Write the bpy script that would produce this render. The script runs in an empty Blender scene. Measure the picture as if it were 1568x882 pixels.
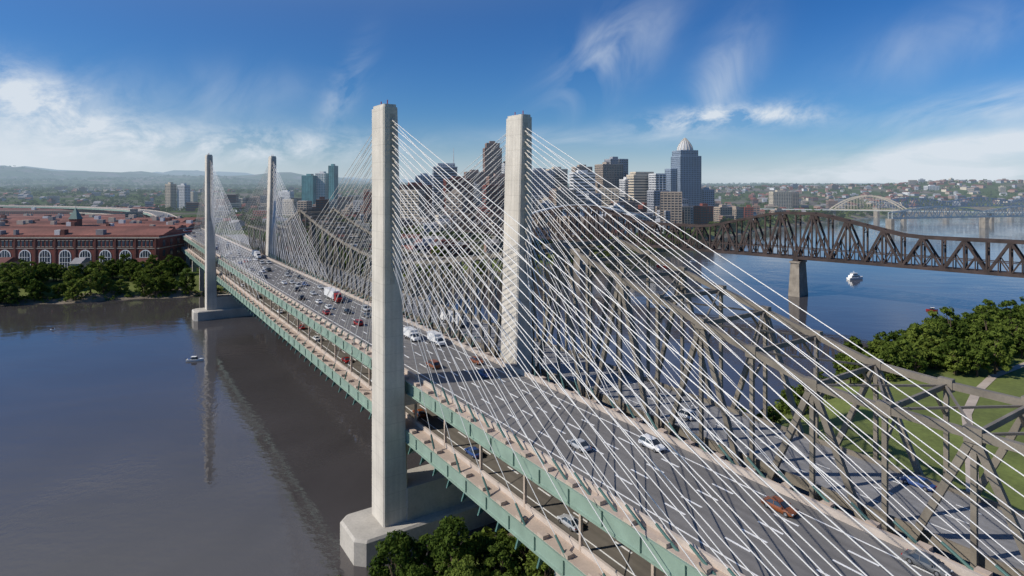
import bpy, math, random
import numpy as np
from mathutils import Vector, Matrix
random.seed(7); np.random.seed(7)
R = random.random
scene = bpy.context.scene
# ------------------------------------------------------------------ camera
cam_d = bpy.data.cameras.new("camera"); cam = bpy.data.objects.new("camera", cam_d)
scene.collection.objects.link(cam); scene.camera = cam
cam.location = (0, 0, 88); cam.rotation_euler = (math.radians(90), 0, 0)
cam_d.sensor_width = 36; cam_d.lens = 946/1568*36; cam_d.shift_y = -159/1568
cam_d.clip_start = 0.5; cam_d.clip_end = 80000
scene.view_settings.view_transform = 'Standard'
scene.view_settings.look = 'None'; scene.view_settings.exposure = 0
# ------------------------------------------------------------------ node helper
def N(nt, typ, **kw):
    n = nt.nodes.new(typ)
    for k, v in kw.items():
        if k == 'op': n.operation = v
        else: setattr(n, k, v)
    return n
def mth(nt, op, a, b=None, c=None, clamp=False):
    n = nt.nodes.new('ShaderNodeMath'); n.operation = op; n.use_clamp = clamp
    for i, v in enumerate((a, b, c)):
        if v is None: continue
        if isinstance(v, (int, float)): n.inputs[i].default_value = v
        else: nt.links.new(v, n.inputs[i])
    return n.outputs[0]
def mixc(nt, fac, a, b, typ='MIX'):
    n = nt.nodes.new('ShaderNodeMixRGB'); n.blend_type = typ
    for i, v in enumerate((fac, a, b)):
        if isinstance(v, (int, float)): n.inputs[i].default_value = v
        elif isinstance(v, (tuple, list)): n.inputs[i].default_value = (v[0], v[1], v[2], 1)
        else: nt.links.new(v, n.inputs[i])
    return n.outputs[0]
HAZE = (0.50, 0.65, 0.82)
def finish(m, shader, haze=True):
    nt = m.node_tree
    out = N(nt, 'ShaderNodeOutputMaterial')
    if haze:  # aerial haze painted in as emission, growing with distance from world origin
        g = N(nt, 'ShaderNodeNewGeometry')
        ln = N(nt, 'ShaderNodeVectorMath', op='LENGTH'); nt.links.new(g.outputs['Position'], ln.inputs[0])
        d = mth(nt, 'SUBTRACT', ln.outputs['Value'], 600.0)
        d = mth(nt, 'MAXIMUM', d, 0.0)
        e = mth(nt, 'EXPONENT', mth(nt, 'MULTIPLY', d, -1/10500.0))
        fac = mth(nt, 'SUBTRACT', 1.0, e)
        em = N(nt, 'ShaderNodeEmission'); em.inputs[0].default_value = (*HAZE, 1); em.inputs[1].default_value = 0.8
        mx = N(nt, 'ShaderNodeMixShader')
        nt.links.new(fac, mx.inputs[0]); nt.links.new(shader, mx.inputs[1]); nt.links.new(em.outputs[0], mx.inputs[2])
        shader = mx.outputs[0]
    nt.links.new(shader, out.inputs[0])
def newmat(name):
    m = bpy.data.materials.new(name); m.use_nodes = True
    m.node_tree.nodes.clear(); return m
def mat(name, col, rough=0.7, var=0.25, scale=0.3, metal=0.0, bump=0.0, bscale=3.0, fine=0.0, lines=None, haze=True, spec=None, lanes=False):
    m = newmat(name); nt = m.node_tree
    b = N(nt, 'ShaderNodeBsdfPrincipled')
    b.inputs['Roughness'].default_value = rough; b.inputs['Metallic'].default_value = metal
    if spec is not None: b.inputs['Specular IOR Level'].default_value = spec
    tc = N(nt, 'ShaderNodeTexCoord')
    no = N(nt, 'ShaderNodeTexNoise'); no.inputs['Scale'].default_value = scale; no.inputs['Detail'].default_value = 3
    nt.links.new(tc.outputs['Object'], no.inputs['Vector'])
    lo = tuple(x*(1-var) for x in col); hi = tuple(min(1, x*(1+var)) for x in col)
    f = mth(nt, 'MULTIPLY_ADD', no.outputs[0], 2.2, -0.6, clamp=True)
    c = mixc(nt, f, lo, hi)
    if fine:
        n2 = N(nt, 'ShaderNodeTexNoise'); n2.inputs['Scale'].default_value = scale*14; n2.inputs['Detail'].default_value = 2
        nt.links.new(tc.outputs['Object'], n2.inputs['Vector'])
        g = mth(nt, 'MULTIPLY_ADD', n2.outputs[0], 2*fine, 1-fine)
        c = mixc(nt, 1.0, c, g, 'MULTIPLY')
    if lines:
        sx = N(nt, 'ShaderNodeSeparateXYZ'); nt.links.new(tc.outputs['Object'], sx.inputs[0])
        md = mth(nt, 'MODULO', mth(nt, 'ADD', sx.outputs[2], 100.0), lines)
        l = mth(nt, 'LESS_THAN', md, lines*0.03+0.05)
        c = mixc(nt, mth(nt, 'MULTIPLY', l, 0.22), c, tuple(x*0.4 for x in col))
        mp = N(nt, 'ShaderNodeMapping'); mp.inputs['Scale'].default_value = (1.2, 1.2, 0.04)
        nt.links.new(tc.outputs['Object'], mp.inputs[0])
        n3 = N(nt, 'ShaderNodeTexNoise'); n3.inputs['Scale'].default_value = 1.0; n3.inputs['Detail'].default_value = 4
        nt.links.new(mp.outputs[0], n3.inputs['Vector'])
        s = mth(nt, 'MULTIPLY_ADD', n3.outputs[0], 0.5, 0.75)
        c = mixc(nt, 1.0, c, s, 'MULTIPLY')
    if lanes:   # worn wheel tracks and patches running along the bridge axis
        mp = N(nt, 'ShaderNodeMapping'); mp.vector_type = 'POINT'; mp.inputs['Rotation'].default_value = (0, 0, math.atan2(0.5512, 0.8344)*-1)
        nt.links.new(tc.outputs['Object'], mp.inputs[0])
        sx = N(nt, 'ShaderNodeSeparateXYZ'); nt.links.new(mp.outputs[0], sx.inputs[0])
        ph = mth(nt, 'MULTIPLY', mth(nt, 'SUBTRACT', sx.outputs[0], 58.7+9.2), 2*math.pi/1.85)
        w = mth(nt, 'MULTIPLY_ADD', mth(nt, 'COSINE', ph), 0.04, 1.0); c = mixc(nt, 1.0, c, w, 'MULTIPLY')
        m2 = N(nt, 'ShaderNodeMapping'); m2.inputs['Scale'].default_value = (0.9, 0.025, 0.1); nt.links.new(mp.outputs[0], m2.inputs[0])
        n3 = N(nt, 'ShaderNodeTexNoise'); n3.inputs['Scale'].default_value = 1.0; n3.inputs['Detail'].default_value = 4; nt.links.new(m2.outputs[0], n3.inputs['Vector'])
        c = mixc(nt, 1.0, c, mth(nt, 'MULTIPLY_ADD', n3.outputs[0], 0.6, 0.7), 'MULTIPLY')
    nt.links.new(c, b.inputs['Base Color'])
    if bump:
        nb = N(nt, 'ShaderNodeTexNoise'); nb.inputs['Scale'].default_value = bscale; nb.inputs['Detail'].default_value = 3
        nt.links.new(tc.outputs['Object'], nb.inputs['Vector'])
        bp = N(nt, 'ShaderNodeBump'); bp.inputs['Strength'].default_value = bump; bp.inputs['Distance'].default_value = 0.1
        nt.links.new(nb.outputs[0], bp.inputs['Height']); nt.links.new(bp.outputs[0], b.inputs['Normal'])
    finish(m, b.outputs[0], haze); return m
def leafmat(name, c1, c2, scale):
    m = newmat(name); nt = m.node_tree
    tc = N(nt, 'ShaderNodeTexCoord'); no = N(nt, 'ShaderNodeTexNoise'); no.inputs['Scale'].default_value = scale
    no.inputs['Detail'].default_value = 2; nt.links.new(tc.outputs['Object'], no.inputs['Vector'])
    f = mth(nt, 'MULTIPLY_ADD', no.outputs[0], 3.0, -1.0, clamp=True)
    c = mixc(nt, f, c1, c2)
    oi = N(nt, 'ShaderNodeObjectInfo')
    c = mixc(nt, mth(nt, 'MULTIPLY', oi.outputs['Random'], 0.5), c, (0.17, 0.19, 0.04))
    r = mth(nt, 'MULTIPLY_ADD', oi.outputs['Random'], 0.6, 0.7); c = mixc(nt, 1.0, c, r, 'MULTIPLY')
    d = N(nt, 'ShaderNodeBsdfDiffuse')
    t = N(nt, 'ShaderNodeBsdfTranslucent'); nt.links.new(c, d.inputs[0]); nt.links.new(c, t.inputs[0])
    mx = N(nt, 'ShaderNodeMixShader'); mx.inputs[0].default_value = 0.3
    nt.links.new(d.outputs[0], mx.inputs[1]); nt.links.new(t.outputs[0], mx.inputs[2])
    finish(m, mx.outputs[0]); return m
M = {}
M['concrete'] = mat('tower_concrete', (0.56, 0.52, 0.455), 0.85, 0.12, 0.15, bump=0.3, fine=0.12, lines=4.2)
M['cap'] = mat('pier_concrete', (0.44, 0.41, 0.36), 0.85, 0.2, 0.12, bump=0.3, fine=0.2)
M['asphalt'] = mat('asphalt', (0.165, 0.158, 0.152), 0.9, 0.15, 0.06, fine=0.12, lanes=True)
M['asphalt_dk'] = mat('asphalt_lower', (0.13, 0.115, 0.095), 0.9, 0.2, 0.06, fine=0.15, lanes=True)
M['ledge'] = mat('edge_concrete', (0.46, 0.37, 0.30), 0.8, 0.15, 0.2, fine=0.15)
M['barrier'] = mat('barrier_concrete', (0.50, 0.43, 0.37), 0.8, 0.15, 0.3, fine=0.15)
M['green'] = mat('green_steel', (0.24, 0.33, 0.27), 0.5, 0.14, 0.3, fine=0.1)
M['dgreen'] = mat('dark_green_steel', (0.07, 0.15, 0.13), 0.45, 0.15, 0.3)
M['white'] = mat('white_paint', (0.8, 0.8, 0.78), 0.6, 0.08, 0.5)
M['line'] = mat('road_paint', (0.8, 0.8, 0.78), 0.7, 0.1, 0.9)
M['cable'] = mat('cable_white', (0.68, 0.67, 0.65), 0.45, 0.05, 0.5)
M['taupe'] = mat('taupe_steel', (0.20, 0.175, 0.14), 0.6, 0.25, 0.2, fine=0.2)
M['olddeck'] = mat('old_deck_concrete', (0.22, 0.22, 0.225), 0.85, 0.2, 0.1, fine=0.15, lanes=True)
M['rust'] = mat('rusty_steel', (0.05, 0.034, 0.03), 0.75, 0.5, 0.15, fine=0.3)
M['stone'] = mat('pier_stone', (0.27, 0.235, 0.19), 0.9, 0.3, 0.2, bump=0.5, fine=0.3, lines=2.0)
M['ltsteel'] = mat('pale_steel', (0.55, 0.58, 0.55), 0.6, 0.15, 0.1)
M['glass'] = mat('window_glass', (0.045, 0.06, 0.08), 0.12, 0.4, 0.1)
M['teal'] = mat('teal_glass', (0.10, 0.25, 0.27), 0.15, 0.3, 0.05)
M['brick'] = mat('red_brick', (0.20, 0.052, 0.036), 0.9, 0.3, 0.08, fine=0.3)
M['brickdk'] = mat('dark_brick', (0.13, 0.045, 0.035), 0.9, 0.3, 0.08, fine=0.3)
M['redroof'] = mat('red_roof', (0.20, 0.075, 0.055), 0.85, 0.4, 0.03, fine=0.45)
M['trim'] = mat('stone_trim', (0.45, 0.38, 0.31), 0.8, 0.15, 0.3)
M['cream'] = mat('cream_wall', (0.56, 0.48, 0.37), 0.8, 0.1, 0.02)
M['tan'] = mat('tan_wall', (0.36, 0.29, 0.23), 0.8, 0.1, 0.02)
M['brown'] = mat('brown_wall', (0.30, 0.19, 0.15), 0.8, 0.1, 0.02)
M['grey'] = mat('grey_wall', (0.33, 0.34, 0.37), 0.8, 0.1, 0.02)
M['blue'] = mat('blue_grey_wall', (0.26, 0.32, 0.40), 0.6, 0.1, 0.02)
M['pale'] = mat('pale_wall', (0.60, 0.60, 0.60), 0.8, 0.1, 0.02)
M['roofg'] = mat('grey_roof', (0.24, 0.23, 0.23), 0.9, 0.3, 0.02, fine=0.3)
M['bark'] = mat('bark', (0.09, 0.065, 0.045), 0.95, 0.3, 1.0)
M['leaf'] = leafmat('leaves', (0.045, 0.085, 0.018), (0.125, 0.185, 0.035), 0.35)
M['leaff'] = leafmat('far_leaves', (0.035, 0.068, 0.018), (0.085, 0.12, 0.035), 0.02)
M['rubber'] = mat('tyre_rubber', (0.02, 0.02, 0.02), 0.85, 0.1)
M['rim'] = mat('wheel_rim', (0.45, 0.45, 0.46), 0.35, 0.1, metal=0.8)
M['lamp'] = mat('headlamp', (0.8, 0.8, 0.78), 0.2, 0.05)
M['tail'] = mat('tail_lamp', (0.4, 0.01, 0.01), 0.3, 0.05)
for n, c in dict(c_white=(0.75, 0.75, 0.74), c_black=(0.015, 0.015, 0.018), c_silver=(0.42, 0.43, 0.44), c_red=(0.32, 0.02, 0.015),
                 c_orange=(0.22, 0.07, 0.025), c_blue=(0.03, 0.07, 0.22), c_grey=(0.12, 0.125, 0.13)).items():
    M[n] = mat(n[2:]+'_car_paint', c, 0.28, 0.05, 1.0)
# ------------------------------------------------------------------ mesh builder
class MB:
    def __init__(s): s.v = []; s.f = []; s.m = []; s.mats = []; s.T = None
    def mi(s, k):
        if k not in s.mats: s.mats.append(k)
        return s.mats.index(k)
    def add(s, vs, fs, k):
        o = len(s.v)
        s.v += [tuple(s.T(*p)) if s.T else tuple(p) for p in vs]
        i = s.mi(k)
        for f in fs: s.f.append(tuple(o+a for a in f)); s.m.append(i)
    def box(s, x0, x1, y0, y1, z0, z1, k):
        s.add([(x0,y0,z0),(x1,y0,z0),(x1,y1,z0),(x0,y1,z0),(x0,y0,z1),(x1,y0,z1),(x1,y1,z1),(x0,y1,z1)],
              [(0,3,2,1),(4,5,6,7),(0,1,5,4),(1,2,6,5),(2,3,7,6),(3,0,4,7)], k)
    def frus(s, b, t, k):
        s.add([(b[0],b[2],b[4]),(b[1],b[2],b[4]),(b[1],b[3],b[4]),(b[0],b[3],b[4]),(t[0],t[2],t[4]),(t[1],t[2],t[4]),(t[1],t[3],t[4]),(t[0],t[3],t[4])],
              [(0,3,2,1),(4,5,6,7),(0,1,5,4),(1,2,6,5),(2,3,7,6),(3,0,4,7)], k)
    def beam(s, p, q, w, h, k):
        T = s.T; 
        if T: p = T(*p); q = T(*q)
        s.T = None
        p = Vector(p); q = Vector(q); d = (q-p).normalized()
        a = d.cross(Vector((0,0,1)))
        if a.length < 1e-3: a = Vector((0.834,0.551,0))
        a.normalize(); u = a.cross(d); a *= w/2; u *= h/2
        vs = [p-a-u, p+a-u, p+a+u, p-a+u, q-a-u, q+a-u, q+a+u, q-a+u]
        s.add(vs, [(0,1,2,3),(4,7,6,5),(0,4,5,1),(1,5,6,2),(2,6,7,3),(3,7,4,0)], k); s.T = T
    def cyl(s, p, q, r0, r1, n, k, cap=True):
        T = s.T
        if T: p = T(*p); q = T(*q)
        s.T = None
        p = Vector(p); q = Vector(q); d = (q-p).normalized()
        a = d.cross(Vector((0,0,1)))
        if a.length < 1e-3: a = Vector((1,0,0))
        a.normalize(); u = a.cross(d); vs = []
        for c, r in ((p, r0), (q, r1)):
            for i in range(n):
                t = 2*math.pi*i/n; vs.append(c+a*math.cos(t)*r+u*math.sin(t)*r)
        fs = [(i, (i+1) % n, n+(i+1) % n, n+i) for i in range(n)]
        if cap: fs += [tuple(range(n-1, -1, -1)), tuple(range(n, 2*n))]
        s.add(vs, fs, k); s.T = T
    def loft(s, rings, k, cap=True):
        n = len(rings[0]); vs = [p for r in rings for p in r]; fs = []
        for j in range(len(rings)-1):
            for i in range(n): fs.append((j*n+i, j*n+(i+1) % n, (j+1)*n+(i+1) % n, (j+1)*n+i))
        if cap: fs += [tuple(range(n-1, -1, -1)), tuple((len(rings)-1)*n+i for i in range(n))]
        s.add(vs, fs, k)
    def sweep(s, t0, t1, z0, z1, ss, k):
        s.loft([[(a, t0, z0), (a, t1, z0), (a, t1, z1), (a, t0, z1)] for a in ss], k)
    def mesh(s, name, recalc=True, smooth=False):
        me = bpy.data.meshes.new(name); me.from_pydata(s.v, [], s.f)
        for k in s.mats: me.materials.append(M[k])
        me.polygons.foreach_set('material_index', s.m)
        if recalc:
            import bmesh
            bm = bmesh.new(); bm.from_mesh(me); bmesh.ops.recalc_face_normals(bm, faces=bm.faces); bm.to_mesh(me); bm.free()
        me.update(); return me
    def obj(s, name, parent=None, recalc=True):
        o = bpy.data.objects.new(name, s.mesh(name, recalc)); scene.collection.objects.link(o)
        if parent: o.parent = parent
        return o
def empty(name, loc=(0,0,0)):
    e = bpy.data.objects.new(name, None); scene.collection.objects.link(e); e.location = loc; return e
def inst(name, me, loc, rot=0, sc=1):
    o = bpy.data.objects.new(name, me); scene.collection.objects.link(o)
    o.location = loc; o.rotation_euler = (0, 0, rot); o.scale = (sc,)*3 if isinstance(sc, (int, float)) else sc
    return o
# ------------------------------------------------------------------ terrain / river
NB = [(-12000,-1800),(-1500,180),(-700,365),(-420,432),(-367,446),(-251,483),(-120,540),(0,612),(153,740),(300,960),(600,1320),(1100,1780),(2000,2150),(12000,3600)]
SB = [(-12000,-3500),(-600,-250),(-100,60),(-60,108),(-34,136),(0,158),(60,205),(110,250),(160,297),(250,345),(367,405),(700,600),(1500,860),(12000,2200)]
def sdist(x, y):
    x = np.asarray(x, float); y = np.asarray(y, float)
    best = np.full(x.shape, 1e9)
    for P in (NB, SB):
        for (ax, ay), (bx, by) in zip(P[:-1], P[1:]):
            dx, dy = bx-ax, by-ay; t = np.clip(((x-ax)*dx+(y-ay)*dy)/(dx*dx+dy*dy), 0, 1)
            best = np.minimum(best, np.hypot(x-ax-t*dx, y-ay-t*dy))
    yn = np.interp(x, [p[0] for p in NB], [p[1] for p in NB]); ys = np.interp(x, [p[0] for p in SB], [p[1] for p in SB])
    riv = (y < yn) & (y > ys)
    return np.where(riv, -best, best), y >= yn
def sm(t): t = np.clip(t, 0, 1); return t*t*(3-2*t)
def hgt(x, y):
    x = np.asarray(x, float); y = np.asarray(y, float)
    d, north = sdist(x, y); r = np.hypot(x, y)
    d = d+2.5*np.sin(x/9+np.sin(y/7))+1.5*np.sin(x/4+y/5)
    h = np.where(d < 0, -6*np.clip(-d/20, 0, 1), 12*sm((d+3)/42))
    n1 = 0.5+0.5*np.sin(x/310+1.3*np.sin(y/420))*np.cos(y/370+np.sin(x/530))
    n2 = 0.5+0.5*np.sin(x/1500+2+np.sin(y/2000))*np.cos(x/730+1)
    h = h+np.where(north, 8*sm((d-60)/400), 0)
    h = h+np.where(north, (18+22*n1)*sm((r-2100)/1300)+(10+15*n2)*sm((r-4500)/1500), 0)
    left = sm((-x-1500)/4000)
    h = h+np.where(north, (r > 6000)*sm((r-6000)/4000)*(30*n2+left*(80+240*n2*n1+60*n2)), 0)
    hill = np.exp(-(((x-2250)/850)**2+((y-3000)/500)**2))
    return h+42*hill*np.where(north, 1, 0)
def H(x, y): return float(hgt(np.array([x]), np.array([y]))[0])
xs = np.concatenate([-np.geomspace(700, 45000, 65)[::-1], np.arange(-690, 700, 7), np.geomspace(700, 45000, 80)])
ys = np.concatenate([-np.geomspace(300, 30000, 15)[::-1], np.arange(-290, 1300, 7), np.geomspace(1300, 60000, 110)])
X, Y = np.meshgrid(xs, ys); Z = hgt(X, Y); D, NO = sdist(X, Y)
nx, ny = len(xs), len(ys)
vv = np.stack([X.ravel(), Y.ravel(), Z.ravel()], 1)
ii = (np.arange(ny-1)[:, None]*nx+np.arange(nx-1)[None, :]).ravel()
ff = np.stack([ii, ii+1, ii+nx+1, ii+nx], 1)
me = bpy.data.meshes.new('ground'); me.from_pydata(vv.tolist(), [], ff.tolist())
M['mud'] = mat('bank_mud', (0.17, 0.14, 0.10), 0.95, 0.35, 0.08, fine=0.4)
M['grass'] = mat('grass', (0.125, 0.155, 0.035), 0.95, 0.3, 0.05, fine=0.35)
def urbanmat():
    m = newmat('city_ground'); nt = m.node_tree
    tc = N(nt, 'ShaderNodeTexCoord')
    v = N(nt, 'ShaderNodeTexVoronoi'); v.inputs['Scale'].default_value = 0.012; nt.links.new(tc.outputs['Object'], v.inputs['Vector'])
    no = N(nt, 'ShaderNodeTexNoise'); no.inputs['Scale'].default_value = 0.004; no.inputs['Detail'].default_value = 6; nt.links.new(tc.outputs['Object'], no.inputs['Vector'])
    n2 = N(nt, 'ShaderNodeTexNoise'); n2.inputs['Scale'].default_value = 0.09; n2.inputs['Detail'].default_value = 4; nt.links.new(tc.outputs['Object'], n2.inputs['Vector'])
    sp = N(nt, 'ShaderNodeSeparateColor'); nt.links.new(v.outputs['Color'], sp.inputs[0])
    c = mixc(nt, sp.outputs[0], (0.10, 0.092, 0.085), (0.18, 0.155, 0.13))
    f = mth(nt, 'MULTIPLY_ADD', no.outputs[0], 8, -3.2, clamp=True)
    c = mixc(nt, f, c, (0.06, 0.09, 0.028))
    c = mixc(nt, 1.0, c, mth(nt, 'MULTIPLY_ADD', n2.outputs[0], 1.2, 0.4), 'MULTIPLY')
    b = N(nt, 'ShaderNodeBsdfDiffuse'); nt.links.new(c, b.inputs[0])
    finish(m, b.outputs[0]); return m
M['urban'] = urbanmat()
for k in ('mud', 'grass', 'urban'): me.materials.append(M[k])
Dc = D[:-1, :-1].ravel(); NOc = NO[:-1, :-1].ravel()
mi = np.where(Dc < 10, 0, np.where(NOc, np.where(Dc < 45, 1, 2), 1))
me.polygons.foreach_set('material_index', mi.astype(int).tolist()); me.polygons.foreach_set('use_smooth', [True]*len(ff))
o = bpy.data.objects.new('ground', me); scene.collection.objects.link(o)
# water
m = newmat('river_water'); nt = m.node_tree
b = N(nt, 'ShaderNodeBsdfPrincipled')
b.inputs['Roughness'].default_value = 0.04; b.inputs['IOR'].default_value = 1.62
b.inputs['Specular Tint'].default_value = (1.0, 0.94, 0.88, 1)
tc = N(nt, 'ShaderNodeTexCoord')
n1 = N(nt, 'ShaderNodeTexNoise'); n1.inputs['Scale'].default_value = 0.42; n1.inputs['Detail'].default_value = 3; nt.links.new(tc.outputs['Object'], n1.inputs['Vector'])
mp = N(nt, 'ShaderNodeMapping'); mp.inputs['Scale'].default_value = (0.03, 0.08, 1); mp.inputs['Rotation'].default_value = (0, 0, 0.5); nt.links.new(tc.outputs['Object'], mp.inputs[0])
n2 = N(nt, 'ShaderNodeTexNoise'); n2.inputs['Scale'].default_value = 1.0; n2.inputs['Detail'].default_value = 3; nt.links.new(mp.outputs[0], n2.inputs['Vector'])
n3 = N(nt, 'ShaderNodeTexNoise'); n3.inputs['Scale'].default_value = 0.011; n3.inputs['Detail'].default_value = 4; n3.inputs['Distortion'].default_value = 1.5; nt.links.new(tc.outputs['Object'], n3.inputs['Vector'])
c = mixc(nt, n3.outputs[0], (0.040, 0.037, 0.037), (0.090, 0.082, 0.084)); nt.links.new(c, b.inputs['Base Color'])
amp = mth(nt, 'MULTIPLY_ADD', n3.outputs[0], 2.8, -1.0, clamp=True)
hh = mth(nt, 'ADD', mth(nt, 'MULTIPLY', mth(nt, 'MULTIPLY', n1.outputs[0], mth(nt, 'ADD', amp, 0.12)), 0.20), mth(nt, 'MULTIPLY', n2.outputs[0], 0.22))
bp = N(nt, 'ShaderNodeBump'); bp.inputs['Strength'].default_value = 0.5; bp.inputs['Distance'].default_value = 1.0
nt.links.new(hh, bp.inputs['Height']); nt.links.new(bp.outputs[0], b.inputs['Normal'])
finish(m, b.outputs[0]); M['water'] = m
w = MB(); w.add([(-12000,-4000,0),(12000,-4000,0),(12000,4500,0),(-12000,4500,0)], [(0,1,2,3)], 'water'); w.obj('river_water', recalc=False)
# ------------------------------------------------------------------ cable-stayed bridge
DX, DY = -0.5512, 0.8344
S0, RC = 1150.0, 900.0
def BR(s, t, z):
    if s > S0:
        a = (s-S0)/RC; r = RC+(t-18); s = S0+r*math.sin(a); t = 18-RC+r*math.cos(a)
    L = t+58.7
    return (DX*s+DY*L, DY*s-DX*L, z)
ZU, ZL = 39.2, 28.0
SA, SE = -70.0, 2300.0
st = [SA, 0, 100, 200, 300, 400, 500, 700, 900, 1100]+list(np.arange(1150, SE, 60))
bridge = empty('cable_stayed_bridge')
dk = MB(); dk.T = BR
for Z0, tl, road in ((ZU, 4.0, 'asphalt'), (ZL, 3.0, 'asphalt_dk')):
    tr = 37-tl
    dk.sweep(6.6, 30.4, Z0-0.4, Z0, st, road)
    for a, b_, c_, d_ in ((tl, 6.1, 6.1, 6.6), (37-6.1, tr, 30.4, 37-6.1)):
        dk.sweep(a, b_, Z0-0.45, Z0+0.1, st, 'ledge'); dk.sweep(c_, d_, Z0-0.45, Z0+1.05, st, 'barrier')
    dk.sweep(tl-0.12, tl+0.1, Z0-2.9, Z0+0.02, st, 'green'); dk.sweep(tr-0.1, tr+0.12, Z0-2.9, Z0+0.02, st, 'green')
    dk.sweep(tl-0.5, tl-0.12, Z0-2.9, Z0-2.65, st, 'green'); dk.sweep(tl-0.35, tl-0.12, Z0-0.2, Z0+0.02, st, 'green')
    dk.sweep(tl+0.2, tr-0.2, Z0-0.8, Z0-0.5, st, 'olddeck')
    s = SA+4
    while s < 1100:
        dk.box(s, s+0.5, tl+0.15, tr-0.15, Z0-2.4, Z0-0.82, 'green')
        if s < 620: dk.box(s, s+0.12, tl-0.42, tl-0.13, Z0-2.6, Z0-0.22, 'green')
        s += 8
s = SA+4
while s < 1100:
    for t in (6.3, 30.7):
        dk.beam((s, t, ZL), (s, t, ZU-2.4), 0.5, 0.5, 'ledge')
    s += 16
s = SA+2
while s < 560:
    for sg in (0, 1):
        f = (lambda t: 37-t) if sg else (lambda t: t)
        for Z0, tl in ((ZL, 3.0), (ZU, 4.0)):
            a0, a1 = sorted((f(tl-0.1), f(tl+1.1)))
            dk.box(s, s+1.6, a0, a1, Z0+0.1, Z0+0.75, 'ledge')
        dk.add([(s+.6, f(2.9), ZL-2.9), (s+.6, f(2.2), ZL-4.8), (s+.6, f(5.6), ZL-2.9), (s+1.0, f(2.9), ZL-2.9), (s+1.0, f(2.2), ZL-4.8), (s+1.0, f(5.6), ZL-2.9)],
               [(0,1,2),(3,5,4),(0,3,4,1),(1,4,5,2),(2,5,3,0)], 'dgreen')
    s += 6.6
dk.obj('deck', bridge)
mk = MB(); mk.T = BR
for Z0 in (ZU, ZL):
    for t in (9.2, 27.7): mk.sweep(t-0.13, t+0.13, Z0+0.004, Z0+0.02, st, 'line')
    for t in (12.9, 16.6, 20.3, 24.0):
        s = SA
        while s < 900:
            mk.box(s, s+4.0, t-.17, t+.17, Z0+.004, Z0+.02, 'line'); s += 11
o = mk.obj('lane_markings', bridge)
TS = (144.0, 449.0)
def tower(s0, side):
    tb = MB(); tb.T = BR
    f = (lambda t: t) if side == 0 else (lambda t: 37.6-t)
    def ring(z, t1, hs=4.0, c=0.35, t0=-3.0):
        pts = [(-hs+c, t0), (hs-c, t0), (hs, t0+c), (hs, t1-c), (hs-c, t1), (-hs+c, t1), (-hs, t1-c), (-hs, t0+c)]
        return [(s0+a, f(b), z) for a, b in pts]
    tb.loft([ring(5.5, 3.4), ring(16, 3.3), ring(60, 2.0), ring(106.6, 0.7)], 'concrete')
    tb.loft([ring(106.6, 0.45, 3.7, 0.3, -2.75), ring(107.3, 0.45, 3.7, 0.3, -2.75)], 'concrete')
    for sg in (-1, 1):
        a0, a1 = sorted((s0+sg*3.9, s0+sg*4.04)); tb.box(a0, a1, *sorted((f(-1.35), f(-0.15))), 64, 105, 'cap')
    tb.cyl((s0-2, f(-1.2), 107.3), (s0-2, f(-1.2), 108.5), 0.12, 0.12, 6, 'c_red'); tb.cyl((s0+2, f(-1.2), 107.3), (s0+2, f(-1.2), 108.5), 0.12, 0.12, 6, 'c_red')
    tb.obj('tower', bridge)
    cb = MB(); cb.T = BR; n = 24
    for dr in (-1, 1):
        for i in range(n):
            za = 103.5-i*1.5; dist = 152-i*5.9
            if dist < 12: continue
            pa = (s0+dr*4.0, f(-0.9), za); pb = (s0+dr*dist, f(4.9), ZU+0.3)
            lst = [(pa, pb, .082)]
            if i % 2 == 0: lst.append(((s0+dr*4.0, f(-0.4), za-0.7), (s0+dr*(dist-3.2), f(3.1), ZL+0.2), .072))
            for A, B_, rad in lst:
                cb.cyl(A, B_, rad, rad, 6, 'cable', False)
                A3, B3 = Vector(A), Vector(B_); u = (A3-B3).normalized()
                cb.cyl(tuple(B3-u*1.0), tuple(B3+u*3.6), 0.24, 0.19, 8, 'dgreen')
                cb.cyl(tuple(A3-u*0.3), tuple(A3-u*2.0), 0.2, 0.16, 6, 'cap')
    cb.obj('stay_cables', bridge)
for s0 in TS:
    for sd in (0, 1): tower(s0, sd)
    p = MB(); p.T = BR
    def cring(z, o, c=2.2):
        a0, a1, b0, b1 = s0-7.2-o, s0+7.2+o, -10.6-o, 48-o
        return [(a0+c,b0,z),(a1-c,b0,z),(a1,b0+c,z),(a1,b1-c,z),(a1-c,b1,z),(a0+c,b1,z),(a0,b1-c,z),(a0,b0+c,z)]
    p.loft([cring(-6, 0), cring(5.4, 0), cring(5.9, -0.5)], 'cap')
    p.box(s0-4.5, s0+4.5, 3.0, 34.6, 5.8, 14.0, 'cap')
    p.box(s0-3, s0+3, 1.8, 35.6, 21.5, 24.6, 'concrete'); p.box(s0-2.6, s0+2.6, 1.8, 35.6, 33.4, 36.2, 'concrete')
    p.obj('pier_cap', bridge)
ap = MB(); ap.T = BR
s = 505
while s < 2200:
    z0 = H(*BR(s, 18, 0)[:2])-2
    for t in (7, 30): ap.box(s-1.6, s+1.6, t-1.6, t+1.6, z0, ZL-2.9, 'cap')
    ap.box(s-1.8, s+1.8, 3.5, 33.5, ZL-5, ZL-2.92, 'cap')
    s += 48
for s in (85, 20):
    for t in (9, 28): ap.box(s-1.6, s+1.6, t-1.6, t+1.6, -2, ZL-2.9, 'cap')
ap.obj('approach_piers', bridge)
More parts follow.
